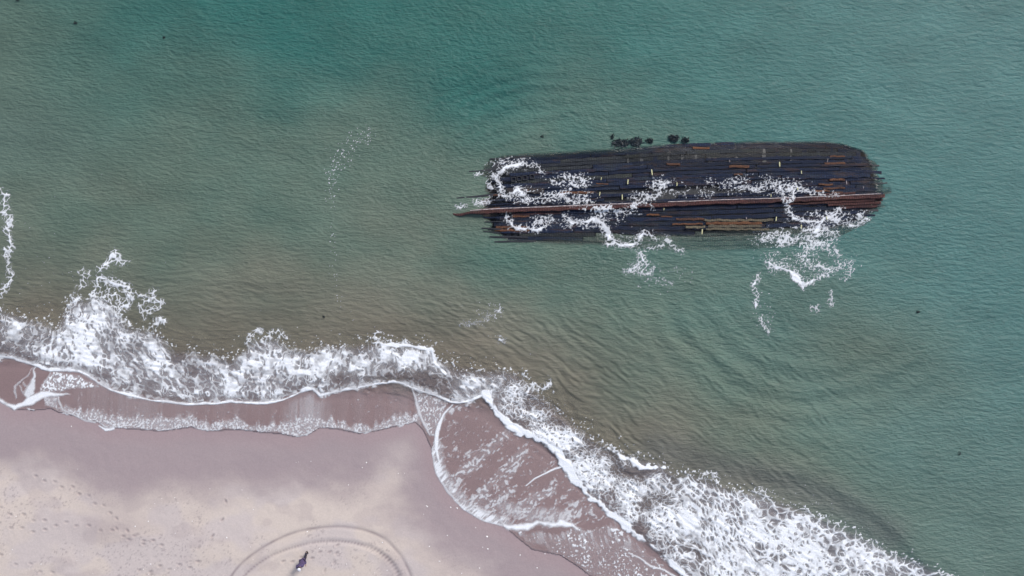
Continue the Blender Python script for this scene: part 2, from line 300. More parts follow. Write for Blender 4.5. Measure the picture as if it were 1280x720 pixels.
    if which == 'wreck':
        S = [(1,[(598,217,1.2),(602,216,1)]),(1,[(617,219,2.4),(621,222,2.2),(627,214,1.8),(634,208,1.8),(648,205,2.6),(655,206,2.4),(660,209,1.4),(668,206,1.2),(674,213,1.8),(678,217,1.2)]),
             (1,[(619,222,1.6),(625,229,1.2),(629,240,.7)]),(1,[(612,228,1),(615,234,1)]),(1,[(627,244,1.6),(634,247,2),(640,244,1.4),(643,240,1.6),(648,235,1.6),(653,241,1.6),(650,244,1)]),
             (1,[(594,254,1.5),(602,255,2.6),(609,253,2),(614,250,1)]),(.9,[(571,258,.6),(580,258,.7)]),(1,[(633,270,.8),(638,276,1.1),(641,282,1.2),(650,284,1.1),(662,285,1.3),(671,287,1.8),(678,283,1.3),(687,278,1),(692,276,.6)]),
             (1,[(668,284,1),(668,277,1.2),(672,274,1.2),(677,277,1)]),(1,[(705,270,.8),(711,277,1.2),(717,280,2),(727,278,1.8),(738,275,2.4),(745,272,2)]),(1,[(745,275,3),(752,279,3.2),(757,288,2.6),(762,297,2),(767,303,2),(760,305,1)]),
             (1,[(767,303,1.4),(778,307,2.2),(788,307,3),(794,306,2),(799,298,2),(804,292,2),(812,296,1.3),(818,299,1.3)]),(1,[(798,316,1.6),(802,322,2.4),(804,328,1.4)]),(1,[(784,340,.9),(790,336,1.8),(797,330,1.8),(799,318,1)]),
             (1,[(785,340,.8),(795,339,1),(803,342,.8),(812,341,1),(819,335,.6)]),(.9,[(832,299,.8),(838,305,1),(843,311,.8),(850,313,1)]),(.9,[(806,314,.8),(818,311,1.2),(828,307,.8)]),
             (1,[(974,231,2),(977,238,2.2),(978,247,1.2),(982,256,1),(984,264,1.2),(990,272,1.4),(1004,276,1.3),(1012,276,1.6),(1022,279,2.8),(1032,273,2.6),(1040,270,2.4),(1047,264,1.2)]),(1,[(992,238,1.2),(988,246,1),(985,252,.7)]),
             (1,[(1028,276,2),(1024,282,2.6),(1020,288,2.4),(1016,294,1.4)]),(.9,[(923,235,.6),(935,236,.7),(947,236,1),(952,231,.8),(962,226,.7)]),(.9,[(955,228,.7),(966,229,1),(976,233,1.5)]),(.9,[(992,238,.5),(1003,238,1.1),(1012,241,.9),(1025,242,.6)]),
             (1,[(985,303,1),(992,300,1),(999,297,1.2),(1010,298,1.5),(1018,297,1.8),(1024,293,1.2),(1034,289,1.4),(1046,292,1)]),(1,[(1014,312,2.2),(1020,307,3),(1026,303,1.5),(1029,310,1)]),(1,[(1009,309,1),(1006,316,1.4),(1001,322,1)]),
             (1,[(961,330,3),(966,335,3.4),(974,334,2),(984,337,1.6),(991,341,3),(997,348,3.6),(1002,356,2.6),(1003,360,1.2)]),(1,[(1003,356,2),(1013,352,2),(1019,349,1),(1030,345,.9),(1038,339,1.5),(1046,336,.8),(1054,331,.8)]),
             (.95,[(1012,332,.4),(1022,330,1.1),(1028,334,1),(1035,336,1.6),(1038,339,1)]),(.9,[(1061,328,.4),(1061,341,.8),(1058,349,.6)]),(.9,[(1035,310,.6),(1036,316,1.2),(1034,312,.8)]),(.9,[(1044,308,.5),(1046,314,.9),(1049,319,.8)]),(.9,[(1042,290,1.2),(1045,296,1.2)]),
             (1,[(947,347,1.2),(943,354,1.8),(941,359,1.8),(946,366,.9),(947,373,.8),(945,382,1.2)]),(.9,[(951,399,.6),(955,407,.8),(960,415,1.4)]),(.85,[(1039,365,.4),(1038,381,.4)]),(.85,[(1016,387,1.4),(1020,385,1)]),
             (.9,[(802,252,.7),(810,246,1),(817,247,1.3),(823,242,1),(823,234,1),(830,229,.9),(838,227,.6)]),(.9,[(795,250,.8),(789,246,.5)]),(.9,[(700,250,.6),(706,246,1),(710,252,.6)]),(.9,[(716,254,1),(718,249,1),(723,253,.7)]),
             (.9,[(1060,279,.8),(1070,281,.9),(1080,276,1.4),(1085,272,1)]),(.9,[(965,302,.4),(960,296,.9),(954,302,.5)]),(.8,[(624,388,1.6),(626,386,1.4)]),(.45,[(612,390,.2),(610,398,.3),(602,403,.2),(594,405,.5),(586,404,.3),(575,408,.2)]),(.8,[(626,423,1.6),(629,426,1.4)])]
        g1, g2 = worley((u+3*wa+1.5*wc)/4.6, (v+3*wb+1.5*wd)/4.6, 4); lace = (g2-g1)/.75
        for a, s in S:
            d = seg_dist(u+2.4*wa+1.9*wc, v+2.4*wb+1.9*wd, s)
            f = np.maximum(f, a*sstep(.8, -.6, d+1.5*wd+1.1*wb+.95)*(.75+.25*sstep(-.4, .4, wc)))
            f = np.maximum(f, .85*a*sstep(-.04, .14, .42*np.exp(-(np.maximum(d, 0)/2.8)**2)-lace-.12)*.8)
            f = np.maximum(f, .7*a*sstep(8, 1, d)*sstep(.70, .78, fbm(u/1.7, v/1.7, 3, 2)))
        f1, f2 = worley(u/5.4+wa*.9+wc*.35, v/4.2+wb*.9+wd*.35, 7); e2 = f2-f1; nn = fbm(u/1.6, v/1.6, 5, 2)
        brk = .25+1.15*sstep(.36, .64, fbm((u+6*wa)/15, (v+6*wb)/7, 9, 2))
        for (a, b, ru, rv, s) in [(714,228,17,9,.62),(660,246,18,9,.34),(700,246,30,9,.36),(735,248,16,7,.3),(760,262,22,5,.62),(790,258,22,5,.4),(757,272,14,8,.5),(640,203,24,6,.2),(775,262,30,8,.25),(800,300,24,12,.2),(978,298,24,11,.48),(1010,290,26,12,.34),
                                  (1020,305,26,8,.34),(1040,272,26,9,.42),(1065,270,24,7,.34),(1020,325,30,16,.22),(975,325,20,10,.28),(805,334,16,8,.22),(825,232,16,9,.34),(805,244,14,7,.3),(950,232,44,10,.26),(905,226,24,8,.16),(990,236,16,8,.34),(1030,244,20,4,.2),(730,278,24,7,.3),
                                  (680,275,16,8,.16),(870,240,40,7,.14),(1000,312,40,24,.12),(830,345,30,18,.12),(612,398,30,22,.06),(1050,330,20,18,.1),(955,395,16,30,.07)]:
            D = s*np.exp(-(((u-a)/ru/1.1)**2+((v-b)/rv)**2))*brk
            f = np.maximum(f, .78*sstep(-.08, .12, D*.66-e2*.8)*(D > .08)*sstep(.40, .55, nn+D*.25))
            f = np.maximum(f, .7*sstep(0, .09, D*.36+nn-.80)*(D > .03))
        # foam caught along the keel
        kd = v-interp_line(KEEL, u)
    if which == 'drift':
        n = fbm(u/1.15, v/1.15, 7, 1); m = fbm(u/9, v/9, 3, 3)
        D = .20*np.exp(-((u-432-(v-195)*-.35)/17)**2-((v-190)/26)**2) + .13*np.exp(-((u-462)/14)**2-((v-172)/14)**2) + .10*np.exp(-((u-414)/9)**2-((v-215)/30)**2) \
            + .12*np.exp(-((u-(398+.06*v))/7)**2)*sstep(200, 230, v)*sstep(395, 370, v) + .07*np.exp(-((u-600)/40)**2-((v-400)/26)**2) + .05*np.exp(-((u-60)/60)**2-((v-345)/36)**2)
        f = .75*sstep(0, .05, D+.12*(m-.5)*(D > .02)+n-1.0)
    return np.clip((f-.03)/.97, 0, 1)
# ------------------------------------------------------------------ helpers
def XY(u, v): return (u-640)*MPU, (360-v)*MPU
def UV(x, y): return x/MPU+640, 360-y/MPU
def tag(o, label=None, cat=None, group=None, kind=None):
    for k, val in (('label', label), ('category', cat), ('group', group), ('kind', kind)):
        if val: o[k] = val
    return o
def link(name, me, mat=None, parent=None):
    o = bpy.data.objects.new(name, me); C.objects.link(o)
    if mat: me.materials.append(mat)
    if parent: o.parent = parent
    return o
def np_mesh(name, verts, quads, attrs=None, cols=None, smooth=True):
    me = bpy.data.meshes.new(name)
    n = len(verts); me.vertices.add(n); me.vertices.foreach_set('co', np.ascontiguousarray(verts, np.float32).ravel())
    q = len(quads); me.loops.add(q*4); me.polygons.add(q)
    me.loops.foreach_set('vertex_index', np.ascontiguousarray(quads, np.int32).ravel())
    me.polygons.foreach_set('loop_start', np.arange(0, q*4, 4, dtype=np.int32))
    me.polygons.foreach_set('use_smooth', np.full(q, smooth, bool))
    for k, a in (attrs or {}).items():
        at = me.attributes.new(k, 'FLOAT', 'POINT'); at.data.foreach_set('value', np.ascontiguousarray(a, np.float32))
    for k, a in (cols or {}).items():
        at = me.attributes.new(k, 'FLOAT_COLOR', 'POINT'); b = np.ones((n, 4), np.float32); b[:, :3] = a
        at.data.foreach_set('color', b.ravel())
    me.update(calc_edges=True); return me
def axis(a, b, step, far, grow=1.35):
    core = np.arange(a, b+step*.5, step); out = []; s = step; x = core[-1]
    while x < far: s *= grow; x += s; out.append(x)
    s = step; x = core[0]; lo = []
    while x > -far: s *= grow; x -= s; lo.append(x)
    return np.concatenate([lo[::-1], core, out]).astype(np.float64)
def grid(us, vs):
    U, V = np.meshgrid(us, vs); n, m = U.shape; i = np.arange(n*m).reshape(n, m)
    q = np.stack([i[1:, :-1], i[1:, 1:], i[:-1, 1:], i[:-1, :-1]], -1).reshape(-1, 4)
    return U.ravel(), V.ravel(), q

class NT:
    def __init__(s, name):
        s.m = bpy.data.materials.new(name); s.m.use_nodes = True; s.t = s.m.node_tree; s.t.nodes.clear()
        s.out = s.n('OutputMaterial')
    def n(s, typ, **kw):
        nd = s.t.nodes.new('ShaderNode'+typ)
        for k, val in kw.items():
            if k in nd.inputs.keys(): s.set(nd.inputs[k], val)
            else: setattr(nd, k, val)
        return nd
    def set(s, inp, val):
        if isinstance(val, bpy.types.NodeSocket): s.t.links.new(val, inp)
        elif isinstance(val, tuple) and len(val) == 3 and inp.type == 'RGBA': inp.default_value = val+(1,)
        else: inp.default_value = val
    def attr(s, name): return s.n('Attribute', attribute_name=name)
    def math(s, op, a, b=0.0, c=None, clamp=False):
        nd = s.n('Math', operation=op, use_clamp=clamp); s.set(nd.inputs[0], a); s.set(nd.inputs[1], b)
        if c is not None: s.set(nd.inputs[2], c)
        return nd.outputs[0]
    def mix(s, f, a, b, blend='MIX'):
        nd = s.n('Mix', data_type='RGBA', blend_type=blend); s.set(nd.inputs[0], f); s.set(nd.inputs[6], a); s.set(nd.inputs[7], b); return nd.outputs[2]
    def noise(s, scale, vec=None, detail=3, rough=.55, dist=0):
        nd = s.n('TexNoise', Scale=scale, Detail=detail, Roughness=rough, Distortion=dist)
        if vec is not None: s.set(nd.inputs['Vector'], vec)
        return nd.outputs[0]
    def ramp(s, f, stops):
        nd = s.n('ValToRGB'); s.set(nd.inputs[0], f); e = nd.color_ramp.elements
        while len(e) < len(stops): e.new(.5)
        for el, (p, c) in zip(e, stops): el.position = p; el.color = (c+(1,)) if isinstance(c, tuple) else (c, c, c, 1)
        return nd.outputs[0]
    def rng(s, f, a, b, c=0, d=1):
        nd = s.n('MapRange'); s.set(nd.inputs[0], f); nd.inputs[1].default_value = a; nd.inputs[2].default_value = b
        nd.inputs[3].default_value = c; nd.inputs[4].default_value = d; return nd.outputs[0]
    def mapv(s, vec, scale=(1, 1, 1), rot=(0, 0, 0)):
        nd = s.n('Mapping'); s.set(nd.inputs[0], vec); nd.inputs['Scale'].default_value = scale; nd.inputs['Rotation'].default_value = rot
        return nd.outputs[0]
    def bump(s, h, strength, dist):
        nd = s.n('Bump', Strength=strength, Distance=dist); s.set(nd.inputs['Height'], h); return nd.outputs[0]
    def done(s, sh): s.t.links.new(sh, s.out.inputs[0]); return s.m
def srgb(*c):
    f = lambda x: (x/255/12.92 if x/255 <= .04045 else ((x/255+.055)/1.055)**2.4)
    return tuple(f(x) for x in c)

# ------------------------------------------------------------------ materials
def mat_sand():
    t = NT('wet_and_dry_sand'); P = t.n('NewGeometry').outputs['Position']
    col = t.attr('tone').outputs['Color']; wet = t.attr('wet').outputs['Fac']
    fine = t.noise(9, P, 5, .7); grit = t.noise(45, P, 3, .7)
    k = t.math('MULTIPLY', t.rng(fine, .3, .7, .93, 1.07), t.rng(grit, .3, .7, .94, 1.06))
    c = t.n('VectorMath', operation='SCALE'); t.set(c.inputs[0], col); t.set(c.inputs['Scale'], k)
    b = t.n('BsdfPrincipled', Roughness=t.rng(wet, 0, 1, .92, .38))
    t.set(b.inputs['Base Color'], c.outputs[0]); t.set(b.inputs['Specular IOR Level'], t.rng(wet, 0, 1, .2, .5))
    t.set(b.inputs['Normal'], t.bump(t.math('ADD', fine, t.math('MULTIPLY', grit, .4)), .5, .02))
    return t.done(b.outputs[0])
def mat_water():
    t = NT('silty_sea_water'); P = t.n('NewGeometry').outputs['Position']
    col = t.attr('silt_sky_tint').outputs['Color']; op = t.attr('murk').outputs['Fac']
    f1 = t.noise(2.3, t.mapv(P, (.65, 1.9, 1), (0, 0, R(16))), 5, .60, .35)
    f2 = t.noise(6, t.mapv(P, (.7, 1.5, 1), (0, 0, R(28))), 3, .6)
    nm = t.bump(t.math('ADD', f1, t.math('MULTIPLY', f2, .45)), .9, .155)
    d = t.n('BsdfDiffuse'); t.set(nm.node.inputs['Strength'], t.rng(op, .03, .30, .12, .9)); t.set(d.inputs['Color'], col); t.set(d.inputs['Normal'], nm)
    tr = t.n('BsdfTransparent'); t.set(tr.inputs[0], (.965, .985, .985))
    m = t.n('MixShader'); t.set(m.inputs[0], op); t.t.links.new(tr.outputs[0], m.inputs[1]); t.t.links.new(d.outputs[0], m.inputs[2])
    g = t.n('BsdfGlossy', Roughness=.15); t.set(g.inputs['Normal'], nm)
    fr = t.n('Fresnel', IOR=1.33); t.set(fr.inputs['Normal'], nm)
    m2 = t.n('MixShader'); t.set(m2.inputs[0], fr.outputs[0]); t.t.links.new(m.outputs[0], m2.inputs[1]); t.t.links.new(g.outputs[0], m2.inputs[2])
    return t.done(m2.outputs[0])
def mat_foam():
    t = NT('sea_foam'); P = t.n('NewGeometry').outputs['Position']
    a = t.attr('foam').outputs['Fac']; n = t.noise(14, P, 4, .7)
    al = t.math('MULTIPLY', a, t.rng(n, .25, .65, .82, 1.06), clamp=True)
    b = t.n('BsdfPrincipled', Roughness=.75); t.set(b.inputs['Base Color'], (.84, .88, .93)); t.set(b.inputs['Alpha'], al)
    t.set(b.inputs['Specular IOR Level'], .25); t.set(b.inputs['Normal'], t.bump(n, .6, .05))
    return t.done(b.outputs[0])
def mat_wood(name, base, alt, weed, rough=.5, ticks=.5, rustmix=0.):
    """soaked ship timber: lengthwise grain, weed patches, rows of fastenings across"""
    t = NT(name); tc = t.n('TexCoord').outputs['Object']; inf = t.n('ObjectInfo').outputs['Random']
    off = t.n('VectorMath', operation='ADD'); t.set(off.inputs[0], tc)
    cmb = t.n('CombineXYZ', X=t.math('MULTIPLY', inf, 37.), Y=t.math('MULTIPLY', inf, 19.)); t.set(off.inputs[1], cmb.outputs[0]); v = off.outputs[0]
    grain = t.noise(5, t.mapv(v, (.5, 9, 3)), 5, .65); patch = t.noise(.9, t.mapv(v, (.6, 2.0, 1)), 4, .65); sp = t.noise(11, t.mapv(v, (.7, 1.2, 1)), 3, .7)
    c = t.mix(t.rng(grain, .35, .68), base, alt); c = t.mix(t.rng(patch, .50, .68, 0, .85), c, weed)
    c = t.mix(t.rng(sp, .57, .70, 0, .75), c, tuple(min(1, 1.7*x+.035) for x in alt))
    c = t.mix(t.rng(sp, .42, .30, 0, .6), c, (.008, .010, .014))
    sx = t.n('SeparateXYZ'); t.set(sx.inputs[0], tc)
    wv = t.math('FRACT', t.math('ADD', t.math('MULTIPLY', sx.outputs[0], 6.1), t.math('MULTIPLY', patch, 1.5))); tk = t.math('LESS_THAN', wv, .3)
    c = t.mix(t.math('MULTIPLY', t.math('MULTIPLY', tk, t.rng(sp, .4, .6)), ticks), c, (.006, .007, .010))
    c = t.mix(t.math('MULTIPLY', t.rng(inf, 0, 1, .0, .45), 1.0), c, (.012, .016, .028))
    if rustmix: c = t.mix(t.rng(t.noise(1.3, t.mapv(v, (.45, 2.6, 1)), 4, .7), .53, .64, 0, rustmix), c, (.085, .048, .034))
    c = t.mix(t.rng(grain, .44, .36, 0, .8), c, (.006, .008, .014))
    b = t.n('BsdfPrincipled', Roughness=rough); t.set(b.inputs['Base Color'], c); b.inputs['Specular IOR Level'].default_value = .3
    t.set(b.inputs['Normal'], t.bump(t.math('ADD', grain, t.math('MULTIPLY', sp, .8)), 1.0, .09))
    return t.done(b.outputs[0])
def mat_plain(name, col, rough=.6, scale=12, var=.3):
    t = NT(name); n = t.noise(scale, t.n('TexCoord').outputs['Object'], 4, .6)
    c = t.mix(t.rng(n, .3, .7), tuple(x*(1-var) for x in col), tuple(min(1, x*(1+var)) for x in col))
    b = t.n('BsdfPrincipled', Roughness=rough); t.set(b.inputs['Base Color'], c); t.set(b.inputs['Normal'], t.bump(n, .4, .01)); return t.done(b.outputs[0])

# ------------------------------------------------------------------ sand: beach and seabed in one sheet
def build_sand():
    us = axis(-140, 1420, 1.25, 90000); vs = axis(-80, 800, 1.25, 90000)
    vs = vs.copy(); U, V, q = grid(us, vs)
    Z = sand_height(U, V)
    x, y = XY(U, V)
    d = shore_d(U, V); e = poly_sd(U, V, SWASH+[(9000,830),(9000,-9000),(-9000,-9000),(-9000,498)])   # units, positive inside the swash
    wob = (fbm(U/70, V/45, 4, 4)-.5)*2
    eb = -e + 34*wob + 22*sstep(380, 520, U)*sstep(640, 540, V)
    dry = sstep(34, 104, eb)                                   # how far the surface has drained
    dry = dry*(1-.75*np.exp(-((U-155)/26)**2-((V-590)/42)**2))*(1-.35*np.exp(-((U-150)/60)**2-((V-655)/18)**2))
    dry = dry*(1-.25*sstep(.55, .7, fbm(U/38+9, V/26, 7, 3)))
    pale = np.array(srgb(197, 186, 178)); damp = np.array(srgb(155, 142, 144)); soak = np.array(srgb(148, 128, 130)); bed = np.array(srgb(135, 120, 106))
    col = damp[None]*(1-dry[:, None])+pale[None]*dry[:, None]
    lilac = sstep(.45, .62, fbm(U/60+3, V/40+5, 9, 3))[:, None]*dry[:, None]
    col = col*(1-.12*lilac*np.array([[.6, .5, 0]]))
    s = sstep(-3, 3, e)[:, None]; col = col*(1-s)+soak[None]*s
    # a just-drained strip above the swash
    st = (sstep(-26, -2, e)*(1-sstep(-3, 3, e))*.45)[:, None]; col = col*(1-st)+soak[None]*1.12*st
    bd = sstep(0.5, 4, d)[:, None]; col = col*(1-bd)+bed[None]*bd
    # prints and tyre tracks: damper sand plus the dents' shadow, painted darker
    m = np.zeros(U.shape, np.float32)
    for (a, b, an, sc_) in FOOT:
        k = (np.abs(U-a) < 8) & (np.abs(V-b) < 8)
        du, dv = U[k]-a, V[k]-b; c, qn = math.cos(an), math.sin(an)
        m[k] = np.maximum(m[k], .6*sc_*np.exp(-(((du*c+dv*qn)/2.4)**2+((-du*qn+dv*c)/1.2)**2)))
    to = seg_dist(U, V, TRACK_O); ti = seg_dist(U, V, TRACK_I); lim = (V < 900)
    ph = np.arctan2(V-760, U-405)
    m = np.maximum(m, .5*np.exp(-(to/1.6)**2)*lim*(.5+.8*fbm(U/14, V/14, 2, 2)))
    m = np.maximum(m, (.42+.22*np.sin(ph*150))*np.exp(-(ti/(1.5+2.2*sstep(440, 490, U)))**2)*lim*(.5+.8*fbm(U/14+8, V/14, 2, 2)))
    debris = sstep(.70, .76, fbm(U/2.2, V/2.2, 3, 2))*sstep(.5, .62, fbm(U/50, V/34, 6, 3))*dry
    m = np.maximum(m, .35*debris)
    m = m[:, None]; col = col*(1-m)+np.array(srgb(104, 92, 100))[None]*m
    wet = np.clip(1-dry*1.0, 0, 1)
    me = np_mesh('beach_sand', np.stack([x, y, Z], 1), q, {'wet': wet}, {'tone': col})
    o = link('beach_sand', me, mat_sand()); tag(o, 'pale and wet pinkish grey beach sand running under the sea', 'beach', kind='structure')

# ------------------------------------------------------------------ sea surface
def ripple(U, V, lam, ang, k, stretch=3.2, warp=0.5):
    c, s = math.cos(R(ang)), math.sin(R(ang)); a = U*c+V*s; b = -U*s+V*c
    b = b + warp*lam*(vnoise(U/(lam*5), V/(lam*5), k+1)-.5)*2
    n = vnoise(a/(lam*stretch*.5), b/(lam*.5), k)
    return n-.5
def water_height(U, V, full=True):
    far = np.exp(-(np.maximum(np.abs(U-640)-900, 0)/400)**2-(np.maximum(np.abs(V-360)-600, 0)/400)**2)
    d = shore_d(U, V); deep = sstep(0, 3, d)
    h = np.zeros(U.shape)
    # long swell parallel to the shore, and the shoulder of the next wave behind the eastern breaker
    sw = seg_dist(U, V, [(640,470),(700,488),(780,520),(870,556),(940,580),(1000,590),(1040,603),(1075,625),(1110,648),(1135,676),(1160,705),(1230,745),(1400,900)])
    side = poly_sd(U, V, [(640,470),(700,488),(780,520),(870,556),(940,580),(1000,590),(1040,603),(1075,625),(1110,648),(1135,676),(1160,705),(1230,745),(1400,900),(-900,900),(-900,470)])
    up = sstep(860, 980, U)
    h += .22*up*np.where(side > 0, np.exp(-(sw/13)**2), np.exp(-(sw/60)**2))*far
    sw2 = seg_dist(U, V, [(960,640),(1040,628),(1080,648),(1120,684)])
    sw3 = seg_dist(U, V, [(200,345),(280,352),(340,350),(420,360)]); h += .05*np.exp(-(sw3/14)**2)
    lo = fbm(U/160, V/46, 2, 2)-.5; h += .16*lo*far*deep
    # bores: the breakers stand a little above the sheet of water ahead of them
    ins = poly_sd(U, V, BAND); e = np.minimum(seg_dist(U, V, EDGE1), seg_dist(U, V, EDGE2))
    h += .07*sstep(-3, 16, ins)*np.exp(-(np.maximum(e, 0)/30)**1.5)
    if full:
        wl = np.clip(sstep(620, 300, U), 0, 1); wr = sstep(640, 900, U); wm = 1-np.maximum(wl, wr)
        low = sstep(150, 420, V)
        top = 1-low
        wdc = sstep(520, 700, U)*sstep(330, 430, V)*sstep(1250, 950, U)
        r = 0
        U, V = U*1.25, V*1.25
        r += wl*low*(ripple(U, V, 7.5, 7, 3, 4.2)+.35*ripple(U, V, 5, -12, 5))
        r += (wl*top)*(ripple(U, V, 6, 24, 4, 3.2)+.4*ripple(U, V, 4.2, 8, 6))
        r += wm*top*(ripple(U, V, 5, 42, 5, 3.4)+.5*ripple(U, V, 6.5, 20, 7))
        r += wm*low*(ripple(U, V, 8, 20, 6, 3.6)+.4*ripple(U, V, 5.5, 42, 8))*(1-wdc)
        r += wr*(1-wdc)*(ripple(U, V, 6, 12, 7, 3.4)+.5*ripple(U, V, 4.8, 32, 9))
        r += wdc*(1.9*ripple(U, V, 9, 34, 8, 4.2, .8)+.4*ripple(U, V, 5.5, 12, 10))
        U, V = U/1.25, V/1.25
        env = .6+.8*fbm(U/60, V/40, 6, 2)
        hs = 1-.85*sstep(-6, 6, poly_sd(U, V, H_TOP+H_BOT[::-1]))
        h += .031*r*env*hs*far*sstep(0, 1.5, d)*(1+.9*sstep(14, 5, d)*(U < 800))
        # rings thrown back by the bow of the wreck
        rr = np.hypot(U-730, (V-330)*1.2); h += .062*np.sin(rr/3.4+2*fbm(U/50, V/50, 3, 2)*3)*np.exp(-((rr-250)/60)**2)*sstep(250, 130, V)*np.exp(-((U-600)/110)**2)
        rr2 = np.hypot(U-1020, V-300); h += .05*np.sin(rr2/5+3*fbm(U/50, V/50, 4, 2))*np.exp(-((rr2-190)/60)**2)*sstep(330, 420, V)
    return h
def sheet(U, V, full=True):
    """height of the water surface: sea, then a film running up the sand"""
    h = water_height(U, V, full); s = sand_height(U, V, False)
    e = poly_sd(U, V, SEA_POLY)
    film = s + .035
    k = .08
    z = np.maximum(h, film) + 0*k
    return np.where(e > -1.0, z, np.minimum(h, s-.06)), s, e
def build_water():
    us = axis(-140, 1420, 1.2, 90000); vs = axis(-80, 800, 1.2, 90000)
    U, V, q = grid(us, vs)
    z, s, e = sheet(U, V)
    keep = (e > -6) | (s < -.5)
    wu = 26*(vnoise(U/30, V/7, 4)-.5)*sstep(680, 620, U)+22*(vnoise(U/30, V/6, 7)-.5)*sstep(1050, 1085, U)
    hp = poly_sd(U+wu, V, [p for p in H_TOP if p[0] > 603]+[p for p in H_BOT[::-1] if p[0] > 612]); hf = sstep(-9+5*fbm(U/9, V/9, 2, 2), 2, hp)
    deep = (z-s)*(1-hf)+np.minimum(z-s, np.maximum(z-hull_z(U, V), 0.0))*hf
    d = shore_d(U, V)
    n = fbm(U/170, V/110, 5, 4); n2 = fbm(U/60+9, V/36, 8, 3)
    # silt stirred up near the beach; clear teal water outside
    q1 = sstep(0, 1, (d+(n-.5)*9 - .5)/13.5); q2 = sstep(0, 1, (d+(n-.5)*14-9)/19)
    q2 = q2*sstep(-60, 330, U+.5*(200-V)) 
    silt = np.array(srgb(130, 124, 110)); green = np.array(srgb(95, 113, 101)); teal = np.array(srgb(50, 102, 96)); east_haze = np.array(srgb(80, 119, 117))
    c = silt[None]*(1-q1[:, None])+green[None]*q1[:, None]
    te = (sstep(560, 1250, U)*.85)[:, None]; tt = teal[None]*(1-te)+east_haze[None]*te  # greyish sky reflection of the east side blended into the water colour
    c = c*(1-q2[:, None])+tt*q2[:, None]
    # sky reflection on the eastern shallows painted in as grey-blue; a lighter cloud behind the breaker
    g = (sstep(900, 1280, U)*sstep(330, 640, V)*.75)[:, None]; c = c*(1-g)+np.array(srgb(90, 116, 110))[None]*g
    g = (.55*np.exp(-((U-1090)/110)**2-((V-440)/60)**2))[:, None]; c = c*(1-g)+np.array(srgb(88, 100, 88))[None]*g
    g = (.4*np.exp(-((U-30)/110)**2-((V-170)/60)**2))[:, None]; c = c*(1-g)+np.array(srgb(86, 108, 102))[None]*g
    g = (.5*np.exp(-((U-620)/60)**2-((V-325)/30)**2))[:, None]; c = c*(1-g)+np.array(srgb(50, 98, 90))[None]*g
    lee = np.exp(-(seg_dist(U, V, [(820,560),(900,585),(980,605),(1050,632),(1110,668)])/24)**2)*.5
    c = c*(1-lee[:, None])+np.array(srgb(98, 100, 100))[None]*lee[:, None]
    bi = (sstep(-4, 10, poly_sd(U, V, BAND))*.8)[:, None]; c = c*(1-bi)+np.array(srgb(122, 116, 122))[None]*bi
    c = c*(1+.30*(n2-.5))[:, None]
    murk = 1-np.exp(-np.maximum(deep-.06, 0)*3.0); murk = np.clip(murk, .0, .96)
    foamy = poly_sd(U, V, BAND); murk = np.maximum(murk, .35*sstep(0, 6, foamy))
    x, y = XY(U, V)
    kf = keep[q].all(1); q = q[kf]; used = np.zeros(len(x), bool); used[q.ravel()] = True; mp = np.cumsum(used)-1
    me = np_mesh('sea_water', np.stack([x, y, z], 1)[used], mp[q], {'murk': murk[used]}, {'silt_sky_tint': np.clip(c, 0, 1)[used]})
    o = link('sea_water', me, mat_water()); tag(o, 'rippled green and teal shallow sea around the wreck', 'sea', kind='structure')

# ------------------------------------------------------------------ foam
def build_foam(mat):
    for which, name, label, box in (
        ('surf', 'surf_foam', 'thick white foam of the two breaking waves along the beach', (-130, 1300, 215, 800)),
        ('swash', 'swash_foam', 'thin flecked foam film left on the wet sand ahead of the breakers', (-130, 900, 440, 780)),
        ('wreck', 'wreck_foam', 'white foam streaks washing over and beside the shipwreck', (560, 1110, 195, 440)),
        ('drift', 'drifting_foam', 'loose white foam flecks drifting on the open green water west of the wreck', (-130, 720, 130, 440))):
        st = .8; us = np.arange(box[0], box[1], st); vs = np.arange(box[2], box[3], st)
        U, V, q = grid(us, vs); n = len(U)
        act = np.ones(n, bool)
        if which == 'surf':
            act = (V > interp_line(UPPER, U)-45) & (V < interp_line(EDGE1+EDGE2[1:], U)+12) | ((U < 230) & (V < 460))
        if which == 'swash':
            act = (V > interp_line(EDGE1+EDGE2[1:], U)-6) & (V < 9+interp_line(SWASH, U)) | (U > 510)
        F = np.zeros(n, np.float32); F[act] = foam_field(U[act], V[act], which)
        kf = (F[q].max(1) > .008); q = q[kf]; used = np.zeros(n, bool); used[q.ravel()] = True; mp = np.cumsum(used)-1
        U, V, F = U[used], V[used], F[used]
        z, s, e = sheet(U, V, True); z = np.maximum(z, s+.03)
        if which == 'wreck':
            z = np.where(hull_mask(U, V), np.maximum(z, hull_z(U, V)+.08), z)
            z = np.where(np.abs(V-interp_line(KEEL, U)) < 5, np.maximum(z, .0+keel_z(U)), z)
        z = z+.015+F*{'surf': .05, 'swash': .02, 'wreck': .03, 'drift': .03}[which]
        x, y = XY(U, V)
        me = np_mesh(name, np.stack([x, y, z], 1), mp[q], {'foam': F})
        o = link(name, me, mat); tag(o, label, 'foam', kind='stuff')
def keel_z(u): return .34 - .55*sstep(600, 548, u)

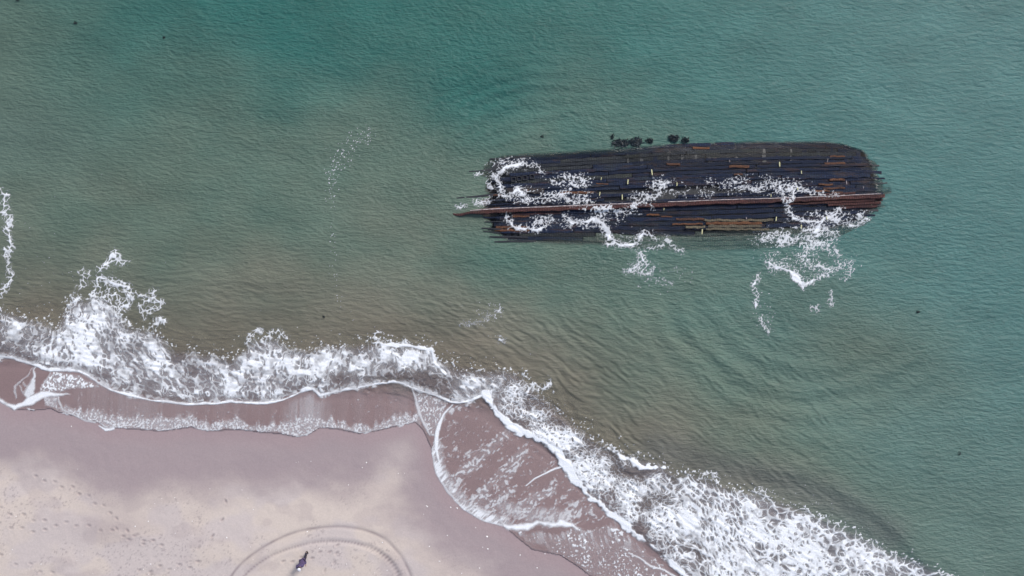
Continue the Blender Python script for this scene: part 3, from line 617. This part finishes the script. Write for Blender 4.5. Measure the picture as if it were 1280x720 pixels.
# ------------------------------------------------------------------ the wreck
def slab(pts_top, width, thick, rs, jag=.02, n=None, taper=(1, 1)):
    """a timber following points (x, y, z) with worn edges; bevelled box section"""
    bm = bmesh.new(); rings = []
    N = len(pts_top)
    for i, (x, y, z) in enumerate(pts_top):
        a = pts_top[max(0, i-1)]; b = pts_top[min(N-1, i+1)]
        dx, dy = b[0]-a[0], b[1]-a[1]; L = math.hypot(dx, dy)+1e-9; nx, ny = -dy/L, dx/L
        f = taper[0]+(taper[1]-taper[0])*i/(N-1)
        w = width*f*(1+rs.uniform(-jag, jag)*4); h = w/2; c = min(.15*w, .03); o = rs.uniform(-jag, jag)
        zz = z+rs.uniform(-.01, .01)
        ring = []
        for (s_, t_) in ((-h, -thick), (-h, -c), (-h+c, 0), (h-c, 0), (h, -c), (h, -thick)):
            ring.append(bm.verts.new((x+nx*(s_+o), y+ny*(s_+o), zz+t_)))
        rings.append(ring)
    for a, b in zip(rings, rings[1:]):
        for j in range(6):
            k = (j+1) % 6; bm.faces.new((a[j], b[j], b[k], a[k]))
    bm.faces.new(rings[0][::-1][::-1]); bm.faces.new(rings[-1][::-1])
    bmesh.ops.recalc_face_normals(bm, faces=bm.faces)
    me = bpy.data.meshes.new('timber'); bm.to_mesh(me); bm.free(); return me
def bm_mesh(bm, name='mesh'):
    bmesh.ops.recalc_face_normals(bm, faces=bm.faces)
    me = bpy.data.meshes.new(name); bm.to_mesh(me); bm.free(); return me

def build_wreck():
    rs = random.Random(11)
    root = bpy.data.objects.new('shipwreck', None); C.objects.link(root); root.location = XY(840, 250)+(-1.0,)
    tag(root, 'long dark wooden hull of an overturned shipwreck lying half sunk in the shallows', 'shipwreck')
    ox, oy, oz = root.location
    def put(name, me, mat, label=None, parent=None):
        me.transform(Matrix.Translation((-ox, -oy, -oz))); o = link(name, me, mat, parent or root)
        if label: o['label'] = label
        return o
    navy = mat_wood('soaked_sky_tinted_planking', (.008, .016, .046), (.018, .034, .082), (.050, .064, .080), .62, .8, rustmix=.5)  # blue of the sky reflected on wet wood is put into these colours
    mossy = mat_wood('weedy_grey_planking', (.022, .028, .042), (.070, .078, .080), (.085, .092, .070), .6, .9)
    green = mat_wood('drowned_green_planking', (.13, .17, .15), (.22, .27, .23), (.24, .28, .22), .7, .5)
    rust = mat_wood('bare_orange_timber', (.13, .055, .028), (.26, .12, .06), (.07, .045, .04), .6, .3)
    tan = mat_wood('bare_tan_planking', (.15, .125, .085), (.27, .23, .15), (.10, .12, .10), .6, .45)
    red = mat_wood('red_brown_keel_timber', (.075, .026, .024), (.15, .065, .058), (.030, .018, .026), .55, .9, rustmix=.5)
    pale = mat_plain('bleached_wood', (.36, .31, .31), .7, 5, .6)
    peg = mat_plain('pale_yellow_wood', (.62, .60, .34), .6, 30, .25)
    black = mat_plain('black_soaked_wood', (.010, .013, .02), .5)
    # inner shell: the frames and ceiling that close the hull from below
    us = np.arange(618, 1090, 4.); rows = 12
    verts = []; 
    for u in us:
        t = interp_line(H_TOP, u)+4+2*math.sin(u*.7)+(3+3*math.sin(u*1.3))*sstep(640, 620, u)+7*sstep(1040, 1090, u); b = interp_line(H_BOT, u)-4-2*math.sin(u*.9)-6*sstep(1040, 1090, u)
        for k in range(rows+1):
            v = t+(b-t)*k/rows; x, y = XY(u+(rs.uniform(-9, 12) if u < 620 else 0), v); verts.append((x, y, float(hull_z(np.array([u]), np.array([v]))[0])-.42))
    i = np.arange(len(us)*(rows+1)).reshape(len(us), rows+1)
    q = np.stack([i[:-1, :-1], i[:-1, 1:], i[1:, 1:], i[1:, :-1]], -1).reshape(-1, 4)
    me = np_mesh('inner_hull', np.array(verts), q); o = put('inner_hull', me, black)
    sol = o.modifiers.new('solid', 'SOLIDIFY'); sol.thickness = .2; sol.offset = 0
    def hz(u, v): return float(hull_z(np.array([float(u)]), np.array([float(v)]))[0])
    def path(u0, u1, vf, dz=0, step=9, zf=None):
        n = max(2, int(abs(u1-u0)/step)+1); out = []
        for j in range(n+1):
            u = u0+(u1-u0)*j/n; v = vf(u); x, y = XY(u, v); out.append((x, y, (zf(u) if zf else hz(u, v))+dz))
        return out
    # outer planking, strakes above and below the keel
    def strake(fr, upper, u0, u1, mat, width, dz, name='hull_plank', label=None):
        def ok(u):
            v = vf(u); return interp_line(H_TOP, u)-1.5 < v < interp_line(H_BOT, u)+1.5
        def vf(u):
            k = interp_line(KEEL, u); e = interp_line(H_TOP_P if upper else H_BOT_P, u); return float(k+(e-k)*fr)
        while u1 > u0+10 and not ok(u1): u1 -= 1.5
        while u0 < u1-10 and not ok(u0): u0 += 1.5
        if u1-u0 < 14: return
        put(name, slab(path(u0, u1, vf, dz), width, .09, rs, .028), mat, label)
    NU, NL = 15, 9
    ends_r = [1102,1100,1098,1103,1096,1090,1103,1101,1092,1104,1098,1096,1090,1086,1076]
    ends_l = [604,640,632,652,628,646,618,640,612,634,606,622,600,616,638]
    for r in range(NU):
        fr = (r+.9)/(NU+.2); u0 = ends_l[r]+rs.uniform(-5, 5); u1 = ends_r[r]+rs.uniform(-4, 4)
        u1 += rs.uniform(-5, 3)
        cuts = [u0]; 
        while cuts[-1] < u1-130: cuts.append(cuts[-1]+rs.uniform(90, 190))
        cuts.append(u1)
        for a, b in zip(cuts, cuts[1:]):
            if b-a < 12 or (rs.random() < .09 and b < 1000): continue
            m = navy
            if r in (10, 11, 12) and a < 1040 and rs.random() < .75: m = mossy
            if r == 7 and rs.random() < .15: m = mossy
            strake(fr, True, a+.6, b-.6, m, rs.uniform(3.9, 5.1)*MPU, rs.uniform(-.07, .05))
    for r in range(NL):
        fr = (r+.9)/(NL+.2); u0 = [650,622,640,618,646,622,652,628,664][r]+rs.uniform(-4, 4); u1 = [1100,1098,1094,1086,1080,1070,1060,1046,1010][r]+rs.uniform(-3, 3)
        cuts = [u0]
        while cuts[-1] < u1-130: cuts.append(cuts[-1]+rs.uniform(90, 190))
        cuts.append(u1)
        for a, b in zip(cuts, cuts[1:]):
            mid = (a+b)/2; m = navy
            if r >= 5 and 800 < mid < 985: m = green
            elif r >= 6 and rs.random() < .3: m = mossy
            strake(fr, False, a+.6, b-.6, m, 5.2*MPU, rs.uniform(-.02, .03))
    # frames: ribs crossing under the planking, their heads showing along both edges
    for u in list(range(612, 700, 8))+list(range(700, 1090, 17)):
        for up in (True, False):
            e = interp_line(H_TOP if up else H_BOT, u)+(-rs.uniform(-1, 4.5) if up else rs.uniform(-1, 9 if u < 720 else 4))
            k = interp_line(KEEL, u); k2 = e+(k-e)*(.35)
            pts = []
            for j in range(5):
                v = e+(k2-e)*j/4; x, y = XY(u+rs.uniform(-.3, .3), v); pts.append((x, y, hz(u, min(max(v, interp_line(H_TOP, u)), interp_line(H_BOT, u)))-(.04 if up else .12)))
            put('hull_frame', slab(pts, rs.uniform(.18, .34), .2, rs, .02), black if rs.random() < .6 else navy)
    # strips of bare orange timber on the dark planking
    for (a, b, v, wd) in [(866,887,185,2.6),(833,850,205.5,2.6),(911,936,208.5,3),(917,928,218,2),(1030,1056,204.5,3),(1037,1056,195.5,2),(1036,1055,225,2.6),(1022,1040,231,2.2),(1028,1055,235.5,2.4),(1038,1053,242.5,4.4),(1018,1036,239,2),
                          (700,742,241,2.8),(655,672,238,1.6),(640,662,270.5,2.4),(620,660,284,2.6),(618,662,287.6,3),(845,880,274,2.6),(808,824,268.5,2.2),(614,628,244,2),(826,840,271,1.6),(745,760,230,1.4)]:
        put('bare_plank', slab(path(a, b, lambda u, v=v: v, .055, 5), wd*MPU, .06, rs, .03), rust, 'bare orange plank')
    for (a, b, v, wd) in [(880,966,275.5,3),(882,952,279,3.4),(884,950,283.4,3.6),(881,960,287,2.6),(856,880,284,3),(840,878,280,2.2)]:
        put('bare_plank', slab(path(a, b, lambda u, v=v: v, .10+.2*(v > 282), 5), wd*MPU, .06, rs, .04), tan if (a*7) % 3 else rust, 'bare yellowish tan plank')
    # keel timbers, standing clear of the water
    kz = lambda u: float(keel_z(np.float64(u)))
    put('keel', slab(path(600, 1103, lambda u: float(interp_line(KEEL, u))+.4, 0, 7, kz), 4.7*MPU, .42, rs, .035), red)
    put('keel', slab(path(541, 608, lambda u: float(interp_line(KEEL, u))+.6, 0, 5, lambda u: kz(u)+.06), 4.2*MPU, .3, rs, .05, taper=(.35, 1)), red, 'tapering broken end of the red brown keel')
    put('keel_edge_strip', slab(path(588, 800, lambda u: float(interp_line(KEEL, u))-2.6, 0, 7, lambda u: kz(u)+.02), 1.1*MPU, .2, rs, .01), pale, 'bleached pale strip along the keel edge')
    put('keel_edge_strip', slab(path(834, 1098, lambda u: float(interp_line(KEEL, u))-2.5, 0, 7, lambda u: kz(u)+.02), .9*MPU, .2, rs, .01), pale, 'bleached pale strip along the keel edge')
    for (a, b, dv, wd, zz) in [(640,700,5,2.6,.12),(1010,1092,4.6,3.2,.22),(1034,1100,8.2,3.4,.16),(1050,1096,12,3.4,.10),(1020,1068,-5.2,2.6,.18),(985,1036,5.0,2,.2)]:
        put('keelson_timber', slab(path(a, b, lambda u, dv=dv: float(interp_line(KEEL, u))+dv, 0, 7, lambda u, zz=zz: zz), wd*MPU, .25, rs, .025), red)
    # loose timbers sticking out past the ends
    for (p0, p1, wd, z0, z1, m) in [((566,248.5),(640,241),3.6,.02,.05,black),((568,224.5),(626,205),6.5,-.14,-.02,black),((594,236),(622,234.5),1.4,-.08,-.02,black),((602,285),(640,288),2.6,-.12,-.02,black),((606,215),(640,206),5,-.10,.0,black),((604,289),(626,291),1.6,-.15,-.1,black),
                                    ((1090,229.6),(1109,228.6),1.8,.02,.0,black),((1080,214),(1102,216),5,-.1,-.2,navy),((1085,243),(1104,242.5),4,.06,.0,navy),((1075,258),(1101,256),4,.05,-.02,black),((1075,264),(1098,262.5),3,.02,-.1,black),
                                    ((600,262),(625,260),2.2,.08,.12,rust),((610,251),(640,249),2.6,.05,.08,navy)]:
        pts = []
        for j in range(6):
            f = j/5; x, y = XY(p0[0]+(p1[0]-p0[0])*f, p0[1]+(p1[1]-p0[1])*f); pts.append((x, y, max(z0+(z1-z0)*f, -.03)+.03))
        put('loose_timber', slab(pts, wd*MPU, .16, rs, .02, taper=(.6, 1)), m)
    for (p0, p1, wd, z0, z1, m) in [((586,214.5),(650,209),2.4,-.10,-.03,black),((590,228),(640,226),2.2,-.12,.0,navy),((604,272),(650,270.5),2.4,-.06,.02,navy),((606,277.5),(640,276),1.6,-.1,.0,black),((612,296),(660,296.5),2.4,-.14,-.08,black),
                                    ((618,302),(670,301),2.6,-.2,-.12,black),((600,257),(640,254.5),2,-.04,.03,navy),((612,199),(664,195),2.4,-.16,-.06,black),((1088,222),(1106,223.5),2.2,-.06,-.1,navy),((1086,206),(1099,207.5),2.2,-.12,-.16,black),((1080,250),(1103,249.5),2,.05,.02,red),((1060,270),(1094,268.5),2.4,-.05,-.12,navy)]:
        pts = []
        for j in range(6):
            f = j/5; x, y = XY(p0[0]+(p1[0]-p0[0])*f, p0[1]+(p1[1]-p0[1])*f); pts.append((x, y, max(z0+(z1-z0)*f, -.02)+.04))
        put('loose_timber', slab(pts, wd*MPU, .16, rs, .03, taper=(.7, 1)), m)
    # the row of square sockets near the west end
    bm = bmesh.new()
    pts = path(634, 680, lambda u: 238.5, .06, 7)
    put('socket_beam', slab(pts, 7*MPU, .12, rs, .02), mat_wood('grey_brown_beam', (.045, .038, .040), (.085, .070, .066), (.05, .05, .055), .6, .3))
    for (u, v) in [(642,224.5),(649,223.5),(656,222.5),(665,221)]:
        x, y = XY(u, v); z = hz(u, v)+.055
        bm = bmesh.new(); r = .11; ring = [(-r, -r), (-.03, -r*1.1), (r, -r), (r*1.1, .02), (r, r), (0, r*1.06), (-r, r), (-r*1.05, 0)]
        top = [bm.verts.new((x+a*1.4, y+b*1.4, z+.03)) for a, b in ring]; inn = [bm.verts.new((x+a, y+b, z+.03)) for a, b in ring]; bot = [bm.verts.new((x+a*.9, y+b*.9, z-.1)) for a, b in ring]
        base = [bm.verts.new((x+a*1.5, y+b*1.5, z-.1)) for a, b in ring]
        for j in range(8):
            k = (j+1) % 8
            for A, B in ((base, top), (top, inn), (inn, bot)): bm.faces.new((A[j], A[k], B[k], B[j]))
        bm.faces.new(bot); put('socket', bm_mesh(bm), black)
    # pale wooden pegs (treenails) lying across the planking
    for n_, (u, v, h, w_) in enumerate([(814,216,7,1.9),(784,228,6,1.9),(751,224,3.6,1),(749,243,5,1.4),(777,247,6.5,1.6),(973,206,6,2),(1000,216,4,1.5),(845,231,4.5,1.6),(962,245,4,1.1),(876,290,6.5,1.8),(932,273,2.6,1.4),(969,274,5.6,1.8),(999,284,5,1.8),
                                     (1056,229,5,1.2),(995,237,3.4,1.6),(911,202,3,1.1),(1033,201,4.4,.9),(1032,273,4,1.5),(1077,235,2.6,1),(1089,256,5,1.3),(829,262,3,1)]):
        x, y = XY(u, v); z = hz(u, v)+(.16 if v < 282 else .35)
        if abs(v-interp_line(KEEL, u)) < 4: z = .42
        bm = bmesh.new(); L = h*MPU*.5; r = w_*MPU*.42; rg = []
        lean = rs.uniform(-.03, .03)
        for (t_, k_) in ((-1, .55), (-.85, .9), (0, 1), (.8, .95), (1, .5)):
            rg.append([bm.verts.new((x+math.cos(a)*r*k_+lean*t_, y+t_*L, z+math.sin(a)*r*k_)) for a in [2*math.pi*j/8 for j in range(8)]])
        for A, B in zip(rg, rg[1:]):
            for j in range(8): bm.faces.new((A[j], A[(j+1) % 8], B[(j+1) % 8], B[j]))
        bm.faces.new(rg[0]); bm.faces.new(rg[-1][::-1])
        put('wooden_peg', bm_mesh(bm), peg if n_ not in (13, 15, 16, 10, 18) else pale)

# ------------------------------------------------------------------ seaweed and scraps
def weed_clump(u, v, ru, rv, n, label, mat, z=-.12, seed=1, group=None, name='seaweed_clump', cat='seaweed'):
    rs = random.Random(seed); bm = bmesh.new(); x0, y0 = XY(u, v)
    for i in range(n):
        a = rs.uniform(0, 2*math.pi); rr = rs.random()**.6; cx, cy = math.cos(a)*rr*ru*MPU*1.0, math.sin(a)*rr*rv*MPU*.72
        L = rs.uniform(.25, .5)*min(ru, rv)*MPU+.05; w_ = L*rs.uniform(.18, .4); h = rs.uniform(0, 2*math.pi); zz = z+rs.uniform(-.12, .03); prev = None; px, py = cx, cy
        for j in range(6):
            ww = w_*math.sin(math.pi*(j+.6)/6.6)*.5+.006; nx, ny = -math.sin(h), math.cos(h); z_ = zz+.03*math.sin(j*1.7+i)
            A = bm.verts.new((px+nx*ww, py+ny*ww, z_)); B = bm.verts.new((px-nx*ww, py-ny*ww, z_+.012))
            Cc = bm.verts.new((px, py, z_-.02))
            if prev:
                bm.faces.new((prev[0], A, B, prev[1])); bm.faces.new((prev[1], B, Cc, prev[2])); bm.faces.new((prev[2], Cc, A, prev[0]))
            else: bm.faces.new((A, B, Cc))
            prev = (A, B, Cc); h += rs.uniform(-.5, .5); px += math.cos(h)*L/5; py += math.sin(h)*L/5
        bm.faces.new((prev[2], prev[1], prev[0]))
    o = link(name, bm_mesh(bm), mat); o.location = (x0, y0, 0); tag(o, label, cat, group); return o
def build_weed():
    m = mat_plain('dark_kelp', (.012, .022, .030), .45, 6, .5)
    G = 'dark seaweed clumps beside the wreck'
    for i, (u, v, ru, rv, n, lab) in enumerate([
        (776,179,10.5,5.5,240,'largest dark seaweed clump, left end of the row above the hull'),
        (795,177.5,7,6.5,170,'rounded dark seaweed clump right beside the largest clump above the hull'),
        (812,176,4.2,3.2,70,'small ragged dark seaweed clump at the right end of the left row'),
        (842,173,5.8,5,120,'round dark seaweed clump, left one of the separate pair above the hull'),
        (857,175.5,4.6,4,80,'paler squarish seaweed clump, right one of the separate pair above the hull')]):
        weed_clump(u, v, ru, rv, n, lab, m, .10 if i < 4 else .06, 20+i, G)
    weed_clump(765.5, 171, 2.0, 4.0, 34, 'thin dark seaweed frond curling up off the largest clump', m, .10, 31, G)
    G2 = 'dark weed scraps adrift'
    for i, (u, v, r_, lab) in enumerate([(22,0,2.6,'dark weed scrap at the top left edge of the sea'),(95,29,2.2,'dark weed scrap drifting in the teal water near the top left'),(205.5,47,1.6,'tiny dark weed scrap alone in the upper left water'),
        (678,171,2.2,'dark weed scrap just above the left part of the hull'),(405,396,2.0,'dark weed scrap floating in brown water above the left breaker'),(1147,390,2.0,'dark weed scrap floating right of the foam below the wreck'),(1199,567,2.2,'faint dark weed scrap in the grey water at lower right')]):
        weed_clump(u, v, r_*.75, r_*.7, 22, lab, m, .09 if i < 6 else .03, 50+i, G2, 'weed_scrap', 'seaweed')
def build_shells():
    m = mat_plain('white_shell', (.80, .80, .80), .5, 30, .1); rs = random.Random(5)
    bm = bmesh.new()                                           # a ribbed, domed half shell
    rings = []
    for j in range(5):
        ph = j/4*math.pi/2; ring = []
        for k in range(14):
            a = 2*math.pi*k/14; f = 1+.07*(k % 2); hinge = .7 if abs(a-1.5*math.pi) < .5 else 1
            ring.append(bm.verts.new((math.cos(a)*math.cos(ph)*f*hinge, math.sin(a)*math.cos(ph)*f*hinge*.85-.12*math.sin(ph), math.sin(ph)*.5)))
        rings.append(ring)
    for A, B in zip(rings, rings[1:]):
        for k in range(14): bm.faces.new((A[k], A[(k+1) % 14], B[(k+1) % 14], B[k]))
    bm.faces.new(rings[0][::-1]); bmesh.ops.remove_doubles(bm, verts=bm.verts, dist=1e-4); me = bm_mesh(bm, 'shell'); me.materials.append(m)
    pts = [(572,633,1.5),(609,668,1.7),(610,683,1.3),(650,691,1.2),(671,707,1.2),(560,666,1),(535,631,1.1),(538,679,1),(595,657,.8),(564,632,1.2),(681,690,1.1),(551,697,.9),(288,668,1.2),(191,648,1),(175,654,1.2),(245,648,.8),(387,661,1.2),(480,674,1),(550,697,.8),
           (320,634,.8),(459,577,1.1),(553,600,.9),(92,532,1),(195,700,1),(208,716,1),(60,700,.9),(534,630,.9),(436,700,.8),(600,706,1),(578,712,.9)]
    for i in range(46):
        u = rs.uniform(10, 640); v = rs.uniform(575, 718)
        if v > interp_line(SWASH, u)+10: pts.append((u, v, rs.uniform(.45, .85)))
    for (u, v, s_) in pts:
        z = float(sand_height(np.array([float(u)]), np.array([float(v)]))[0]); f = (CAM_H-z)/CAM_H
        o = bpy.data.objects.new('seashell', me); C.objects.link(o); x, y = XY(u, v); o.location = (x, y, z+.003); s = .040*s_; o.scale = (s, s, s); o.rotation_euler = (0, 0, rs.uniform(0, 6.28))
        tag(o, 'tiny white shell lying on the bare beach sand', 'shell', 'white shells scattered on the beach')

# ------------------------------------------------------------------ the person on the beach
def skin(name, joints, edges, mat, parent=None, sub=1):
    me = bpy.data.meshes.new(name); me.from_pydata([j[0] for j in joints], edges, []); me.update()
    o = link(name, me, mat, parent); md = o.modifiers.new('skin', 'SKIN'); md.use_smooth_shade = True
    for v_, j in zip(me.skin_vertices[0].data, joints):
        r = j[1]; v_.radius = r if isinstance(r, tuple) else (r, r)
    me.skin_vertices[0].data[0].use_root = True
    if sub: s = o.modifiers.new('sub', 'SUBSURF'); s.levels = sub; s.render_levels = sub
    return o
def build_person():
    skinm = mat_plain('skin', (.50, .33, .26), .5, 20, .05); coat = mat_plain('dark_purple_coat', (.085, .062, .15), .75, 14, .4)
    trs = mat_plain('dark_trousers', (.022, .018, .032), .8, 14, .3); cap = mat_plain('pale_knit_cap', (.72, .72, .76), .8, 60, .1); boot = mat_plain('black_boot', (.012, .012, .014), .5)
    hair = mat_plain('dark_hair', (.015, .012, .014), .6, 40)
    # feet on the sand, figure facing lower left in the photo, one leg a step behind the other
    J = [((0, 0, .94), (.13, .10)), ((0, 0, 1.10), (.135, .10)), ((0, .01, 1.28), (.155, .11)), ((0, .0, 1.42), (.13, .09)), ((0, .02, 1.50), .055), ((0, .035, 1.58), (.065, .07)), ((0, .035, 1.67), (.075, .09)), ((0, .03, 1.74), (.05, .06)),
         ((.09, .0, .90), .095), ((.13, .10, .50), .06), ((.19, .06, .10), .042), ((.195, .10, .05), .042), ((.21, .22, .03), .032),
         ((-.09, .0, .90), .095), ((-.13, -.06, .50), .06), ((-.19, -.24, .12), .042), ((-.19, -.22, .06), .042), ((-.20, -.10, .03), .032),
         ((.17, .0, 1.41), .06), ((.23, -.02, 1.15), .045), ((.20, .16, 1.02), .033), ((.17, .23, 1.01), (.035, .02)),
         ((-.17, .0, 1.41), .06), ((-.23, -.02, 1.15), .045), ((-.20, .16, 1.02), .033), ((-.17, .23, 1.01), (.035, .02)),
         ((0, .125, 1.625), .014)]
    E = [(0, 1), (1, 2), (2, 3), (3, 4), (4, 5), (5, 6), (6, 7), (0, 8), (8, 9), (9, 10), (10, 11), (11, 12), (0, 13), (13, 14), (14, 15), (15, 16), (16, 17), (3, 18), (18, 19), (19, 20), (20, 21), (3, 22), (22, 23), (23, 24), (24, 25), (6, 26)]
    for side, root_ in ((1, 21), (-1, 25)):
        bx, by, bz = J[root_][0]
        for f in range(4):
            sx = (f-1.5)*.020; L = (.030, .036, .034, .027)[f]; a = len(J)
            J += [((bx+sx, by+.035, bz), .0085), ((bx+sx*1.05, by+.035+L*.8, bz-.012), .008), ((bx+sx*1.05, by+.035+L*1.3, bz-.036), .007)]
            E += [(root_, a), (a, a+1), (a+1, a+2)]
        a = len(J); J += [((bx-side*.045, by+.0, bz-.01), .010), ((bx-side*.058, by+.03, bz-.022), .008)]; E += [(root_, a), (a, a+1)]
    body = skin('person', J, E, skinm)
    tag(body, 'person in dark purple coat and pale cap standing inside the tyre track loop', 'person')
    K = [((0, 0, .88), (.185, .15)), ((0, 0, 1.08), (.175, .135)), ((0, .01, 1.28), (.195, .145)), ((0, .0, 1.43), (.15, .11)), ((0, .01, 1.52), .075), ((0, -.0, .74), (.20, .165)),
         ((.19, .0, 1.41), .085), ((.265, -.02, 1.15), .068), ((.225, .13, 1.03), .052), ((-.19, .0, 1.41), .085), ((-.265, -.02, 1.15), .068), ((-.225, .13, 1.03), .052)]
    skin('coat', K, [(0, 1), (1, 2), (2, 3), (3, 4), (0, 5), (3, 6), (6, 7), (7, 8), (3, 9), (9, 10), (10, 11)], coat, body)
    T = [((0, 0, .86), (.14, .12)), ((.09, .0, .80), .105), ((.13, .10, .50), .085), ((.19, .06, .16), .07), ((-.09, .0, .80), .105), ((-.13, -.06, .50), .085), ((-.19, -.22, .20), .07)]
    skin('trousers', T, [(0, 1), (1, 2), (2, 3), (0, 4), (4, 5), (5, 6)], trs, body)
    for pts in ([((.19, .06, .18), .065), ((.195, .08, .06), .065), ((.21, .25, .045), .058)], [((-.19, -.24, .20), .065), ((-.19, -.23, .07), .065), ((-.20, -.07, .045), .058)]):
        skin('boot', pts, [(0, 1), (1, 2)], boot, body)
    def dome(name, m, cx, cy, cz, rx, ry, rz, lo=-.1, brim=0):
        bm = bmesh.new(); rg = []
        for j in range(7):
            ph = lo+(math.pi/2-lo)*j/6
            rg.append([bm.verts.new((cx+rx*math.cos(ph)*math.cos(a)*(1+.02*(k % 2)), cy+ry*math.cos(ph)*math.sin(a)+(brim*max(0, math.sin(a))**3 if j == 0 else 0), cz+rz*math.sin(ph))) for k, a in enumerate([2*math.pi*i/20 for i in range(20)])])
        for A, B in zip(rg, rg[1:]):
            for k in range(20): bm.faces.new((A[k], A[(k+1) % 20], B[(k+1) % 20], B[k]))
        bm.faces.new(rg[0][::-1]); bmesh.ops.remove_doubles(bm, verts=bm.verts, dist=1e-5)
        return link(name, bm_mesh(bm), m, body)
    dome('hair', hair, 0, .005, 1.655, .105, .105, .11, -.9); dome('cap', cap, 0, .045, 1.70, .10, .115, .085, -.1, .05)
    for sx in (-.032, .032): dome('eye', hair, sx, .118, 1.665, .011, .008, .008, -1.2)
    dome('mouth', mat_plain('lips', (.35, .12, .11), .5), 0, .108, 1.585, .026, .010, .006, -1.2)
    for sx in (-.088, .088): dome('ear', skinm, sx, .03, 1.65, .012, .02, .032, -1.4)
    fu, fv = 382, 694.5
    z = float(sand_height(np.array([float(fu)]), np.array([float(fv)]))[0]); s = (CAM_H-z)/CAM_H
    x, y = XY(fu, fv); body.location = (x*s, y*s, z-.01); body.rotation_euler = (R(-6), 0, R(200)); body.scale = (1.08, 1.08, 1.08)

build_sand(); build_water(); build_wreck(); build_foam(mat_foam()); build_weed(); build_shells(); build_person()
